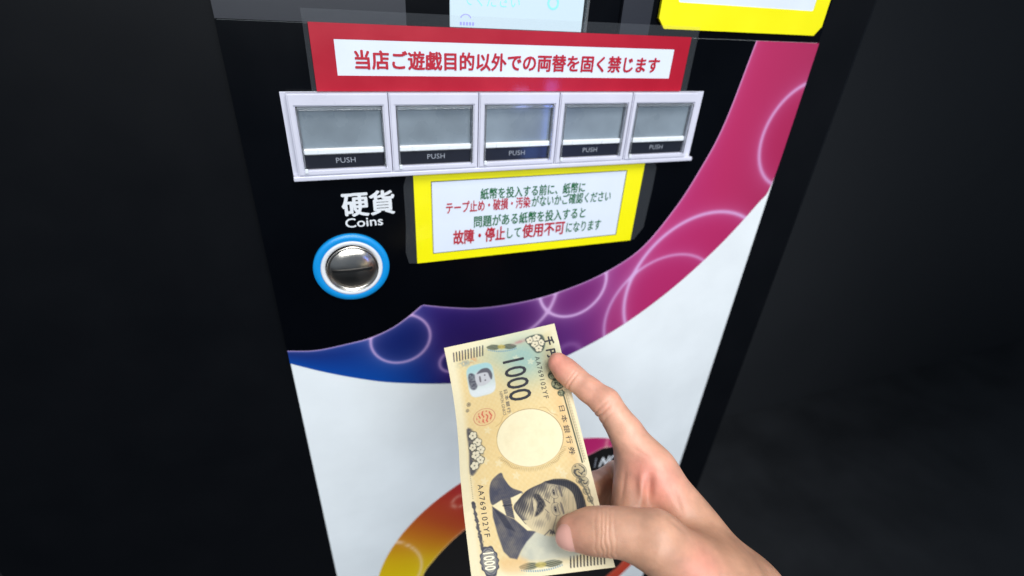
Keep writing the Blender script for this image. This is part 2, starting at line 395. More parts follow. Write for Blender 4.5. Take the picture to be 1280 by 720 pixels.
nt_, nm_ = sign_root('notice_sign', 'yellow framed white notice with four lines of Japanese lettering below the push buttons', 'notice', .156, -.1908)
sp(slab('yellow_border', rect(.0565, .2559, -.1907, -.1160), -.0012, -.0002, yellow, nt_, rect(.0697, .2390, -.1832, -.1231)), nm_)
sp(slab('white_field', rect(.0697, .2390, -.1832, -.1231), -.0010, -.0002, paper, nt_), nm_)
dark_line = mat('grey_outline', (0.05, 0.06, 0.06, 1), .5)
sp(slab('field_outline', rect(.0695, .2392, -.1834, -.1229), -.0014, -.0012, dark_line, nt_, rect(.0700, .2387, -.1829, -.1234)), nm_)
for s, a, b, z0, z1, m_, bo in [('紙幣を投入する前に、紙幣に', .1085, .2008, -.1402, -.1308, green_ink, .018),
                                ('テープ止め・破損・汚染', .0807, .1516, -.1500, -.1402, red_ink, .022), ('がないかご確認ください', .1528, .2271, -.1498, -.1402, green_ink, .014),
                                ('問題がある紙幣を投入すると', .1036, .2044, -.1638, -.1535, green_ink, .018),
                                ('故障・停止', .0863, .1309, -.1775, -.1645, red_ink, .03), ('して', .1326, .1450, -.1762, -.1668, green_ink, .014),
                                ('使用不可', .1462, .1858, -.1775, -.1645, red_ink, .03), ('になります', .1874, .2214, -.1764, -.1666, green_ink, .014)]:
    sp(lettering(s, a, b, z0, z1, -.00125, m_, nt_, bo), nm_)
lam = [(.0490, -.1255), (.0515, -.1178), (.0563, -.1163), (.2561, -.1163), (.2660, -.1170), (.2690, -.1225), (.2692, -.1420), (.2680, -.1790), (.2600, -.1902), (.2561, -.1909), (.0563, -.1909), (.0500, -.1901), (.0478, -.1800), (.0492, -.1560)]
lin_ = [(.0564, -.1255), (.0564, -.1178), (.0564, -.1161), (.2560, -.1161), (.2560, -.1165), (.2560, -.1225), (.2560, -.1420), (.2560, -.1790), (.2560, -.1900), (.2560, -.1908), (.0564, -.1908), (.0564, -.1901), (.0564, -.1800), (.0564, -.1560)]
sp(slab('clear_laminate', lam, -.0009, -.0004, film, nt_, lin_), nm_)

yt, ym_ = sign_root('yellow_notice', 'plain yellow bordered notice with a clipped corner beside the screen', 'notice', .32, -.0148)
oy = [(.2437, -.0080), (.2497, -.0148), (.40, -.0148), (.406, -.0080), (.406, .07), (.40, .076), (.2497, .076), (.2437, .07)]
iy = [(.258, .004), (.259, .003), (.39, .003), (.391, .004), (.391, .061), (.39, .062), (.259, .062), (.258, .061)]
sp(slab('yellow_border', oy, -.0012, .0010, yellow, yt, iy), ym_)
sp(slab('white_field', iy, -.0010, .0010, paper, yt), ym_)

# ------------------------------------------------------------------ the banknote
NS, NT = 255, 501
S, T = np.meshgrid(np.linspace(0, 76, NS), np.linspace(0, 150, NT), indexing='ij')       # mm across, mm along
c00, c10 = at(555, 435, .3493), at(693, 404.3, .3500)
c11, c01 = at(769, 709, .2633), at(590.5, 731, .2626)
nrm = np.cross(c10 - c00, c01 - c00); nrm /= np.linalg.norm(nrm)
if nrm @ (CAM - c00) < 0: nrm = -nrm                                                     # towards the lens
def note_pt(s, t, lift=0.0):
    a = np.asarray(s) / 76.; b = np.asarray(t) / 150.
    P = ((1 - a) * (1 - b))[..., None] * c00 + (a * (1 - b))[..., None] * c10 + (a * b)[..., None] * c11 + ((1 - a) * b)[..., None] * c01
    bend = -.0050 * np.sin(np.pi * np.clip(b / .75, 0, 1)) * (1 - a) ** 2 + .0022 * np.sin(np.pi * b) * np.sin(np.pi * a) - .0007 * np.sin(2 * np.pi * (b * 1.3 + a * .4)) * np.sin(np.pi * a)
    sx, tx = a * 76, b * 150
    bend = bend - .0016 * np.exp(-((sx - 52) / 11) ** 2 - ((tx - 132) / 9) ** 2) + .0009 * np.exp(-((sx - 34) / 12) ** 2 - ((tx - 128) / 16) ** 2) - .0008 * np.exp(-((sx - 72) / 9) ** 2 - ((tx - 27) / 8) ** 2)
    inx = .0016 * np.sin(np.pi * np.clip(b / .6, 0, 1)) * (1 - a) ** 3
    ex = (c10 - c00) / np.linalg.norm(c10 - c00)
    return P + (bend + lift)[..., None] * nrm + inx[..., None] * ex if np.ndim(s) else P

def seg_d(px_, py_, ax, ay, bx, by):
    dx, dy = bx - ax, by - ay; l2 = dx * dx + dy * dy + 1e-9
    h = np.clip(((px_ - ax) * dx + (py_ - ay) * dy) / l2, 0, 1)
    return np.hypot(px_ - ax - h * dx, py_ - ay - h * dy)
def poly_d(pts):
    """signed distance to a polygon (mm), negative inside"""
    d = np.full(S.shape, 1e9); ins = np.zeros(S.shape, bool); n = len(pts)
    for i in range(n):
        (ax, ay), (bx, by) = pts[i], pts[(i + 1) % n]
        d = np.minimum(d, seg_d(S, T, ax, ay, bx, by))
        if ay != by:
            c = ((ay > T) != (by > T)) & (S < (bx - ax) * (T - ay) / (by - ay) + ax); ins ^= c
    return np.where(ins, -d, d)
def smooth(pts, n=6): return [tuple(p) for p in spline(pts, n * len(pts), True)[:-1]]
INK = np.zeros(S.shape + (3,))
def lay(mask, rgb):
    global INK
    m_ = np.clip(mask, 0, 1)[..., None]; INK = INK * (1 - m_) + np.array(rgb, float) * m_
def fill(pts, rgb, op=1.0, soft=.35, tone=None, sm=True):
    d = poly_d(smooth(pts) if sm else pts); m_ = np.clip(.5 - d / soft, 0, 1) * op
    if tone is not None: m_ = m_ * tone
    lay(m_, rgb); return d
def line(ax, ay, bx, by, wd, rgb, op=1.0): lay(np.clip(.5 + (wd / 2 - seg_d(S, T, ax, ay, bx, by)) / .3, 0, 1) * op, rgb)
def ell(cx, cy, rx, ry): return (np.hypot((S - cx) / rx, (T - cy) / ry) - 1) * min(rx, ry)
def vnoise(scale, seed):
    r = np.random.default_rng(seed); gs = r.random((int(76 / scale) + 3, int(150 / scale) + 3))
    x, y = S / scale, T / scale; xi, yi = x.astype(int), y.astype(int); fx, fy = x - xi, y - yi
    fx = fx * fx * (3 - 2 * fx); fy = fy * fy * (3 - 2 * fy)
    return (gs[xi, yi] * (1 - fx) + gs[xi + 1, yi] * fx) * (1 - fy) + (gs[xi, yi + 1] * (1 - fx) + gs[xi + 1, yi + 1] * fx) * fy

DK = (44, 46, 58)
INK[:] = (252, 238, 198)
inner = np.clip(np.minimum.reduce([S - 4, 73 - S, T - 4, 146.5 - T]) / 5, 0, 1)
guil = .5 + .25 * np.sin(S * 1.9 + 2.2 * np.sin(T * .21)) * np.sin(T * 1.7 + 2.0 * np.sin(S * .25)) + .18 * (vnoise(2.2, 3) - .5)
lay(inner * (.36 + .34 * guil), (238, 200, 128))
lay(inner * .30 * np.exp(-((S - 30) / 24) ** 2 - ((T - 74) / 40) ** 2), (246, 206, 130))
blue = np.exp(-((S - 52) / 17) ** 2 - ((T - 22) / 19) ** 2) + .35 * np.exp(-((S - 30) / 18) ** 2 - ((T - 14) / 10) ** 2)
lay(np.clip(blue, 0, 1) * (.80 + .16 * guil), (158, 196, 190))
lay(.4 * np.exp(-((S - 50) / 20) ** 2 - ((T - 136) / 7) ** 2), (196, 208, 196))
lay(.35 * np.exp(-((S - 68) / 5) ** 2 - ((T - 70) / 40) ** 2), (232, 180, 120))
# pale flower marks of the underprint
for cx, cy in [(14, 97), (24, 88), (33, 97), (58, 97), (20, 66), (60, 100), (46, 20), (55, 25), (36, 60), (16, 85), (61, 63)]:
    th = np.arctan2(T - cy, S - cx); rr = np.hypot(S - cx, T - cy)
    lay(.45 * np.clip((2.1 + .6 * np.cos(5 * th) - rr) / .5, 0, 1), (250, 238, 200))
# corner hatchings
for i in range(11):
    f_ = i / 10.
    line(5.6 + 20.2 * f_, 5.4 - .7 * f_, 4.9 + 19.7 * f_, 11.9 + .3 * f_, .75, (40, 50, 66) if i % 3 else (74, 66, 84), .92)
    line(54 + 18.1 * f_, 142.4 + .4 * f_, 52.9 + 18. * f_, 147.6 + .2 * f_, .7, (44, 38, 44), .95)
lay(.4 * np.exp(-((S - 12) / 4) ** 2 - ((T - 15) / 2.2) ** 2) * (vnoise(1.1, 8) > .45), (70, 120, 170))
lay(.4 * np.exp(-((S - 17) / 4) ** 2 - ((T - 14) / 2.2) ** 2) * (vnoise(1.3, 9) > .5), (220, 130, 80))
# bow-shaped guilloches
def bow(cx, cy, hw, hh, slope):
    u = (S - cx) / hw; v = (T - cy - slope * (S - cx)) / hh
    env = np.abs(np.sin(np.clip(u, -1, 1) * np.pi)) ** .8 * .9 + .14
    m_ = np.clip((env - np.abs(v)) / .18, 0, 1) * np.clip((1 - np.abs(u)) / .06, 0, 1)
    lay(m_ * (.70 + .3 * np.sin(v * 13 + u * 9)), (64, 74, 62))
    lay(np.clip((1 - np.hypot(u * 3.4, v * 1.1)) / .3, 0, 1) * .8, (196, 178, 96))
    fr = np.clip((.35 - np.abs(v - 1.55 + .9 * u * u)) / .2, 0, 1) * np.clip((1 - np.abs(u)) / .1, 0, 1)
    lay(fr * (.5 + .5 * np.sin(S * 5.2)), (110, 150, 180))
bow(38, 8.8, 10.2, 2.3, .2); bow(37.5, 144.6, 12, 1.8, .0)
lay(.75 * np.exp(-((S - 50.5) / 5) ** 2 - ((T - 8.2 + .15 * (S - 50)) / 1.4) ** 2) * (.4 + .8 * vnoise(1.2, 5)), (196, 140, 140))
def blossom(cx, cy, r, dark=(58, 64, 62)):
    d_ = np.full(S.shape, 9.)
    for q in range(5):
        a = q * 2 * np.pi / 5 + cx * 1.7; d_ = np.minimum(d_, np.hypot(S - cx - r * .52 * np.cos(a), T - cy - r * .52 * np.sin(a)) - r * .46)
    th = np.arctan2(T - cy, S - cx) - cx * 1.7; rr = np.hypot(S - cx, T - cy)
    lay(np.clip((.45 - d_) / .35, 0, 1) * (.25 + .75 * vnoise(1.2, int(cx * 7) + 3)), dark)
    lay(np.clip(-d_ / .35, 0, 1) * .95, (250, 238, 206))
    gap = np.abs(np.sin(2.5 * (th + np.pi / 5 * 0))) * 0 + np.abs(np.cos(2.5 * th)) * rr
    lay(np.clip((.28 - gap) / .3, 0, 1) * np.clip((r * .9 - rr) / .4, 0, 1) * .45, (150, 132, 104)); lay(np.clip((.5 - rr) / .4, 0, 1) * .6, (110, 98, 80))
d = fill([(54.5, 7), (60, 5.2), (66, 6.6), (67, 13), (64.5, 18.5), (60, 19.5), (56.5, 13)], (70, 84, 80), .85, 1.0)
for b in [(57.6, 8.8, 2.9), (62, 8.1, 3.0), (64.3, 12.4, 2.8), (60.2, 12.8, 2.9), (62, 16.6, 2.8)]: blossom(*b)
fill([(6.4, 62), (10, 63), (14, 69), (16.5, 77), (14.5, 84), (10, 90.5), (6.2, 91), (6.6, 76)], (80, 80, 90), .9, 1.3, np.clip(1.15 - .10 * (S - 6) + .5 * (vnoise(1.3, 12) - .6), 0, 1))
for b in [(10, 67.0, 2.9), (12.4, 72.2, 3.1), (9.2, 74.6, 2.6), (14, 77.3, 2.9), (10.6, 80.0, 3.0), (13.2, 83.6, 2.7), (9.3, 86.4, 2.9)]: blossom(*b)
for cx, cy, r in [(9.8, 45.3, 1.7), (8.4, 49.3, 1.4)]:
    th = np.arctan2(T - cy, S - cx); rr = np.hypot(S - cx, T - cy)
    lay(np.clip((r - rr) / .3, 0, 1) * (.5 + .5 * np.cos(8 * th)), (92, 90, 88))
# red seal
rr = ell(19, 56.6, 7.1, 5.6)
lay(np.clip((.3 - np.abs(rr)) / .25, 0, 1) * .8, (206, 120, 98))
lay(np.clip((-rr - .8) / .3, 0, 1) * .18, (230, 150, 120))
stroke = (np.sin(S * 2.5 + 1.2 * np.sin(T * 1.3)) > .25) & (vnoise(1.6, 21) > .30)
lay(np.clip((-ell(19, 56.6, 5.6, 4.5)) / .4, 0, 1) * stroke * .85, (224, 104, 84))
# hologram patch with a small head
e_ = np.maximum(np.abs(S - 20.6) / 9.6, np.abs(T - 29.8) / 12.4); hp = (((np.abs(S - 20.6) / 9.6) ** 4 + (np.abs(T - 29.8) / 12.4) ** 4) ** .25 - 1) * 9
lay(np.clip(-hp / .7, 0, 1) * .9, (204, 220, 220)); lay(np.clip(-hp / .7, 0, 1) * .6 * np.exp(-((T - 20) / 5) ** 2), (150, 208, 212))
lay(np.clip(-hp / .7, 0, 1) * .8 * np.exp(-((T - 39) / 5) ** 2), (240, 244, 246))
fill([(12.5, 25), (15, 23.5), (17.5, 26.5), (18, 32), (16, 36), (12.6, 34)], (74, 72, 86), .85, 1.0, .6 + .5 * vnoise(1, 31))
fill([(17, 26), (21, 22.6), (26, 23), (28, 27.5), (27, 32), (22, 34.5), (17.6, 33)], (206, 206, 210), 1, .8)
fill([(18.5, 25), (22, 22.2), (26.6, 22.8), (28.6, 27.6), (27.6, 31.6), (26.5, 29), (25.6, 25.8), (22, 25)], (84, 82, 92), .85, .8)
for q in [(23.6, 27.2), (23.4, 31)]: lay(np.clip((.8 - np.hypot(S - q[0], T - q[1])) / .5, 0, 1) * .8, (90, 84, 92))
fill([(19.6, 27.6), (20.6, 27.4), (20.6, 31.4), (19.6, 31.2)], (100, 96, 100), .8, .6)
# watermark oval
ov = ell(44.8, 75.6, 20.1, 17.9)
th = np.arctan2(T - 75.6, S - 44.8)
scal = np.clip((.5 - np.abs(ov - 1.8 - .7 * np.cos(th * 14))) / .4, 0, 1) * (np.abs(np.cos(2 * th)) < .55)
lay(scal * .4, (190, 150, 96))
lay(np.clip(-ov / .3, 0, 1), (253, 240, 200)); lay(np.clip(-(ov + 3) / 2, 0, 1) * .22 * np.clip(vnoise(5, 81) * .7 + vnoise(2.3, 82) * .5 - .35, 0, 1), (226, 200, 150)); lay(np.clip((.26 - np.abs(ov)) / .2, 0, 1) * (.35 + .45 * (np.cos(th + 1.2) > -.2)), (140, 112, 80))
lay(np.clip((.5 + .5 * np.sin(th * 120)), 0, 1) * np.clip((ov - .4) / .2, 0, 1) * np.clip((3.2 - ov) / 1.5, 0, 1) * (T > 84) * .4, (150, 130, 92))
# right-hand rule with rosettes and scroll
line(70.6, 49, 72.2, 95, .9, (76, 84, 70), .95); line(71.9, 50, 73.4, 95, .3, (110, 110, 84), .8)
for q in range(45): line(72.0 + q * .033, 49 + q, 73.4 + q * .03, 49.5 + q, .3, (104, 98, 76), .7)
for cx, cy, r in [(67, 38, 3.2), (68.6, 44.5, 4.0), (69.5, 51, 2.2)]:
    rr = np.hypot(S - cx, T - cy); th = np.arctan2(T - cy, S - cx)
    lay(np.clip((r - rr) / .5, 0, 1) * .7, (140, 152, 124)); lay(np.clip((.4 - np.abs(rr - r * .92)) / .3, 0, 1) * .8, (56, 66, 54)); lay(np.clip((r - rr) / .5, 0, 1) * np.clip(np.sin(rr * 2.6 + 2 * th + 5 * vnoise(1.2, 78)) * 1.5, 0, 1) * .85, (48, 58, 50))
for cx, cy, r in [(69.2, 99.6, 4.2), (70.4, 105.8, 2.8), (70.6, 111, 2.0), (67.8, 104.8, 1.6), (71.6, 115.6, 1.6)]:
    rr = np.hypot(S - cx, T - cy); th = np.arctan2(T - cy, S - cx)
    lay(np.clip((.3 - np.abs(rr - r)) / .3, 0, 1) * .75, (84, 84, 78)); lay(np.clip((r - rr) / .5, 0, 1) * .45, (150, 142, 116)); lay(np.clip((r * .9 - rr) / .4, 0, 1) * np.clip(np.sin(rr * 2.2 + 2 * th + 5 * vnoise(1.3, 77)) * 1.4, 0, 1) * .85, (70, 70, 70))
line(69, 106, 72, 118, .8, (110, 108, 96), .8); line(72, 108, 73, 124, .5, (110, 108, 96), .7)
# left-hand feathered rule, dots and value badge
fe = seg_d(S, T, 6.0, 109, 8.0, 134); lay(np.clip((1.1 * (.5 + vnoise(.9, 41)) - fe - (S < 6.6 + (T - 109) * .08) * 0) / .5, 0, 1) * .9, (74, 74, 84))
blob = np.hypot(S - 5.9, T - 108.3); lay(np.clip((1.2 - blob) / .4, 0, 1) * .9, (70, 70, 78))
for q in range(13): lay(np.clip((.42 - np.hypot(S - 6.1, T - 92.5 - q * 1.1)) / .3, 0, 1) * .6, (110, 106, 100))
th = np.arctan2(T - 139.8, S - 10.6); rb_ = np.hypot((S - 10.6) / 5.0, (T - 139.8) / 7.8)
lay(np.clip((1.02 + .06 * np.cos(10 * th) - rb_) / .06, 0, 1), (72, 74, 88)); lay(np.clip((.9 + .05 * np.cos(10 * th) - rb_) / .05, 0, 1) * (.6 + .4 * np.sin(rb_ * 40)), (150, 148, 146))
lay(np.clip((.72 - rb_) / .05, 0, 1) * .6, (196, 190, 170))
# portrait: a man with moustache and round glasses in a dark suit, engraved
hat = .90 + .07 * np.sin((S * .8 + T * .6) * 6.5) + .10 * (vnoise(1.2, 55) - .5) + .26 * (vnoise(4, 56) - .5); hat2 = .88 + .08 * np.sin((S * .5 - T * .9) * 6.2) + .14 * (vnoise(1.5, 57) - .5)
clo = [(34, 129.5), (40, 128), (48, 130), (58, 131), (62, 137), (58, 142.5), (46, 143), (34, 142.5), (27.5, 140), (29.5, 135)]
fill(clo, (214, 214, 196), .8, 2.4); fill(clo, (150, 160, 160), .3, 2.4, hat2 * vnoise(3, 61))
fill([(17, 140), (26, 139.6), (31, 142), (28, 147), (18, 146)], (240, 190, 128), .5, 3.0)
suit = (70, 72, 90)
fill([(24.6, 93.8), (25.7, 97.3), (28.9, 103.1), (35.0, 106.9), (29.6, 108.5), (22.7, 109.1), (16.6, 111.2), (16.0, 104.3), (17.6, 98.4), (20.6, 95.5)], suit, .96, .6, hat, True)
fill([(16.5, 111.9), (23.4, 117.9), (27.5, 120.4), (33.8, 127.3), (38.4, 128.2), (32.4, 132.6), (28.1, 137.0), (25.5, 140.6), (21.8, 139.5), (18.9, 135.9), (17.2, 127.3), (16.0, 117.4)], suit, .96, .7, hat, False)
fill([(16.5, 112.2), (23, 118.4), (27, 127), (22, 124)], (50, 52, 68), .8, .6, hat2, False)
cream = (250, 234, 190)
for p in ([(16.6, 111.6), (22.1, 109.4), (23.6, 117.9)], [(27.7, 109.0), (34.7, 106.8), (28.5, 114.6)], [(28.4, 115.3), (31.9, 121.5), (36.1, 127.1), (33.7, 127.2), (27.3, 119.7)]): fill(p, cream, 1, .35, None, False)
fill([(22.5, 109.0), (27.6, 108.4), (27.6, 113.5), (27.9, 120.2), (23.6, 117.9)], (66, 68, 86), .97, .4, hat2, False)
line(22.6, 112.5, 27.6, 112.8, .6, (40, 42, 56), .8)
face = [(28.5, 114.6), (31.8, 110.6), (36.6, 106.8), (41.0, 105.0), (46.4, 103.6), (49.5, 102.6), (55.5, 103.2), (61.3, 104.6), (65.4, 107.6), (67.2, 112.5), (67.0, 119.5), (63, 124), (56.0, 128.7), (49.3, 131.2), (45.1, 131.4), (39.6, 129.2), (35.9, 126.7), (31.9, 121.5)]
fd = fill(face, (226, 208, 168), 1, .5)
fm = np.clip(.5 - fd / .5, 0, 1)
def shade(cx, cy, rx, ry, op, rgb=(50, 50, 62)):
    e2 = np.exp(-((S - cx) / rx) ** 2 - ((T - cy) / ry) ** 2)                    # engraved: lines swell where the tone deepens
    lay(fm * op * np.clip(e2 * 1.5 - .35 + .35 * np.sin((S - cx) * 4.4 + (T - cy) * 2.6), 0, 1), rgb)
lay(fm * np.exp(-((fd + .2) / 2.0) ** 2) * (T < 122) * .80 * hat, (58, 58, 72)); lay(np.clip((.3 - np.abs(fd)) / .3, 0, 1) * (T < 124) * .8, (44, 44, 56))
shade(33.5, 114, 4.2, 5.5, .85); shade(39, 108.5, 6, 3.2, .7); shade(46.5, 106.2, 4, 2.6, .6); shade(41, 124.5, 3.4, 2.4, .28); shade(48.2, 110.4, 2.2, 2.6, .5); shade(56.6, 107, 4, 2.4, .4)
shade(46.3, 121.5, 1.5, 2.6, .3); shade(47, 129.6, 2, 1.2, .75); shade(37.6, 117.4, 1.5, 3.2, .5); shade(57, 113.5, 1.4, 6, .16)
for p in ([(61, 109), (58.4, 119)], [(62.4, 113), (60.6, 121)]): line(*p[0], *p[1], .3, (150, 140, 120), .5)
fill([(49.0, 103.4), (52, 102.2), (55.6, 102.2), (61.3, 103.4), (66.2, 107.2), (68.3, 113.5), (68, 120.4), (63.4, 121), (63.2, 115.2), (62.4, 110.7), (59.0, 107.1), (54.1, 105.2)], (40, 42, 54), .97, .6, .86 + .14 * np.sin((S + T * .4) * 5), True)
fill([(40.6, 109.4), (43.6, 109.2), (45.6, 112.7), (45.6, 115.8), (43.0, 119), (39.2, 120.6), (40.9, 116.8), (41.7, 113.4)], (48, 48, 58), .88, 1.1, .70 + .5 * vnoise(.8, 91) + .12 * np.sin((S * 1 - T * .3) * 6), True)
line(39.4, 111, 38.8, 117.6, .5, (80, 76, 84), .8); shade(38.6, 114.5, .9, 3, .5)
line(46.4, 112.2, 48.8, 114.6, .5, (96, 90, 90), .7); line(45.6, 113, 46.2, 116, .6, (84, 80, 84), .7); line(45.6, 117.6, 47.2, 119.6, .45, (96, 92, 92), .6)
for cx, cy in ((52.6, 109.2), (51.6, 118.2)):
    gr = ell(cx, cy, 2.7, 3.5); lay(np.clip((.2 - np.abs(gr)) / .25, 0, 1) * .75, (70, 70, 78))
    lay(np.clip(-ell(cx - .2, cy, 2.4, 3.2) / 1.2, 0, 1) * .28, (90, 88, 96)); lay(np.clip(-ell(cx - .4, cy, .8, 2.0) / .5, 0, 1) * .95, (34, 34, 44)); lay(np.clip((.3 - np.hypot(S - cx + .3, T - cy + .4)) / .2, 0, 1), (244, 236, 214))
    line(cx + 1.2, cy - 2.4, cx + 1.4, cy + 2.2, .4, (96, 92, 92), .7)
    fill([(cx + 2.9, cy - 3), (cx + 3.8, cy - 2.4), (cx + 4.2, cy + 2.4), (cx + 3.2, cy + 2.8)], (92, 88, 92), .7, .5)
line(51.6, 112.6, 51.2, 114.8, .5, (70, 68, 76), .9); line(51.2, 121.6, 47.4, 128.4, .35, (96, 92, 92), .8)
line(42.5, 130.6, 46, 128.2, .5, (90, 86, 88), .8); line(46, 128.2, 48.2, 130.4, .5, (90, 86, 88), .8)
INK = INK * (1 + .018 * (vnoise(1.0, 71) - .5)[..., None])

bn_loc = note_pt(np.array([38.]), np.array([150.]))[0]
note = thing('banknote', 'cream 1000 yen banknote with a portrait, held upright in the hand', 'banknote', tuple(bn_loc))
note_m = attr_mat('note_paper', 'print', 0.62, bump=0.10, bscale=1600, spec=0.25)
back_m = mat('note_back', lin(226, 206, 168), 0.65, noise=0.12, nscale=120)
P = note_pt(S, T)
def rel(P): return P - np.asarray(bn_loc)
grid_obj('printed_face', rel(P), srgb(np.clip(INK, 0, 255)) * .81, note_m, note)
Sb, Tb = np.meshgrid(np.linspace(0, 76, 40), np.linspace(0, 150, 76), indexing='ij')
grid_obj('reverse_face', rel(note_pt(Sb, Tb, np.full(Sb.shape, -.0003))), np.ones(Sb.shape + (3,)), back_m, note)

note_ink = mat('dark_note_ink', lin(46, 46, 54), 0.6); soft_ink = mat('grey_note_ink', lin(118, 112, 104), 0.6); pale_ink = mat('pale_note_ink', lin(244, 234, 206), 0.6)
def note_text(s, s_lo, s_hi, t0, t1, m_, bold=0.0, spacing=1.0, lift=.00018, vert=False):
    """lettering read down the note: its baseline runs along t, its top faces +s; vert stacks upright characters"""
    v, fs, ly = embolden(*glyphs(s, min(bold, 0), spacing), bold)
    lo, hi = v.min(0), v.max(0); k_ = (v - lo) / (hi - lo)
    ss = s_lo + k_[:, 1] * (s_hi - s_lo); t_ = t0 + k_[:, 0] * (t1 - t0)
    Q = rel(note_pt(ss, t_, lift + ly * .00001))
    me = bpy.data.meshes.new('lettering'); me.from_pydata(Q.tolist(), [], fs); me.update()
    return link('lettering', me, m_, note)
# "1000": slim numerals
note_text('1000', 36.8, 51.3, 20.6, 51.2, note_ink, .006, 1.0)
note_text('AA769102YF', 58.2, 61.3, 22.3, 53.0, note_ink, 0.0, 1.25)
note_text('AA769102YF', 9.8, 13.0, 98.4, 127.6, note_ink, 0.0, 1.25)
note_text('1000', 7.6, 13.6, 135.4, 144.2, pale_ink, .03, 1.1, .00022)
note_text('千', 66.4, 73.0, 9.0, 15.8, note_ink, .05); note_text('円', 66.2, 72.4, 18.6, 24.6, note_ink, .05)
note_text('日本銀行券', 66.0, 69.6, 59.4, 90.2, note_ink, 0.0, 1.5)
note_text('日本銀行', 34.2, 36.6, 41.6, 58.0, soft_ink, .01, 1.3)
note_text('NIPPON GINKO', 31.2, 33.2, 42, 58.6, soft_ink, -.005, 1.0)

# ------------------------------------------------------------------ the hand
def J(u, v, z): return np.array([(u - 640) * z / 620., (v - 360) * z / 620., z])
Bx0, Bx1 = np.array([.018, .030, .208]), np.array([.196, .262, .402])
H = .00125
gx, gy, gz = [np.arange(Bx0[i], Bx1[i], H, dtype=np.float32) for i in range(3)]
GX, GY, GZ = np.meshgrid(gx, gy, gz, indexing='ij')
def cone(a, b, ra, rb):
    ab = (b - a).astype(np.float32); l2 = float(ab @ ab)
    px_, py_, pz_ = GX - np.float32(a[0]), GY - np.float32(a[1]), GZ - np.float32(a[2])
    t = np.clip((px_ * ab[0] + py_ * ab[1] + pz_ * ab[2]) / l2, 0, 1)
    return np.sqrt((px_ - t * ab[0]) ** 2 + (py_ - t * ab[1]) ** 2 + (pz_ - t * ab[2]) ** 2) - (np.float32(ra) + t * np.float32(rb - ra))
def smin(a, b, k):
    h = np.clip(.5 + .5 * (b - a) / k, 0, 1)
    return b * (1 - h) + a * h - k * h * (1 - h)
def chain(js, k=.003):
    d = None
    for (a, ra), (b, rb) in zip(js[:-1], js[1:]):
        c = cone(a, b, ra, rb); d = c if d is None else smin(d, c, k)
    return d
i_mcp = J(816, 588, .296); m_mcp = np.array([.085, .117, .317]); r_mcp = np.array([.088, .128, .335]); p_mcp = np.array([.092, .141, .349])
wrist = np.array([.130, .178, .277]); wrist2 = np.array([.126, .188, .300])
t_mcp = J(818, 676, .252); t_cmc = np.array([.110, .160, .262])
index = [(i_mcp, .0122), (J(783, 541, .303), .0102), (J(757, 503, .309), .0090), (J(736, 487, .3145), .0079), (J(717, 472, .319), .0079), (J(707, 463, .322), .0078), (J(697.5, 453.5, .3245), .0069)]
thumb = [(t_cmc, .019), (t_mcp, .0148), (J(782, 666, .255), .0118), (J(757, 664, .257), .0114), (J(738, 663.5, .2598), .0108), (J(716, 665, .2624), .0093)]
middle = [(m_mcp, .0122), (np.array([.075, .1345, .356]), .0098), (np.array([.058, .1335, .336]), .0088), (np.array([.043, .1275, .3060]), .0080)]
ring = [(r_mcp, .0115), (np.array([.078, .1500, .368]), .0092), (np.array([.061, .1480, .346]), .0084), (np.array([.047, .1410, .312]), .0077)]
pinky = [(p_mcp, .0105), (np.array([.086, .1640, .372]), .0085), (np.array([.072, .1630, .354]), .0076), (np.array([.060, .1570, .330]), .0068)]
palm = cone(wrist, i_mcp, .0210, .0128)
for b, ra, rb in ((m_mcp, .021, .0130), (r_mcp, .020, .0125), (p_mcp, .019, .0120)):
    palm = smin(palm, cone(wrist2, b, ra, rb), .012)
palm = smin(palm, cone(wrist, t_cmc, .020, .020), .012)
palm = smin(palm, cone(t_cmc, (i_mcp + m_mcp) / 2 + np.array([.012, .018, -.004]), .018, .010), .012)        # web between thumb and forefinger
palm = smin(palm, cone((wrist + wrist2) / 2, np.array([.178, .252, .272]), .0265, .031), .02)
palm = smin(palm, cone(J(792, 572, .305), J(788, 640, .288), .0112, .0115), .008)
hand = palm
for ch, kj, kb in ((thumb, .004, .012), (index, .003, .009), (middle, .003, .005), (ring, .003, .005), (pinky, .003, .005)):
    hand = smin(hand, chain(ch, kj), kb)

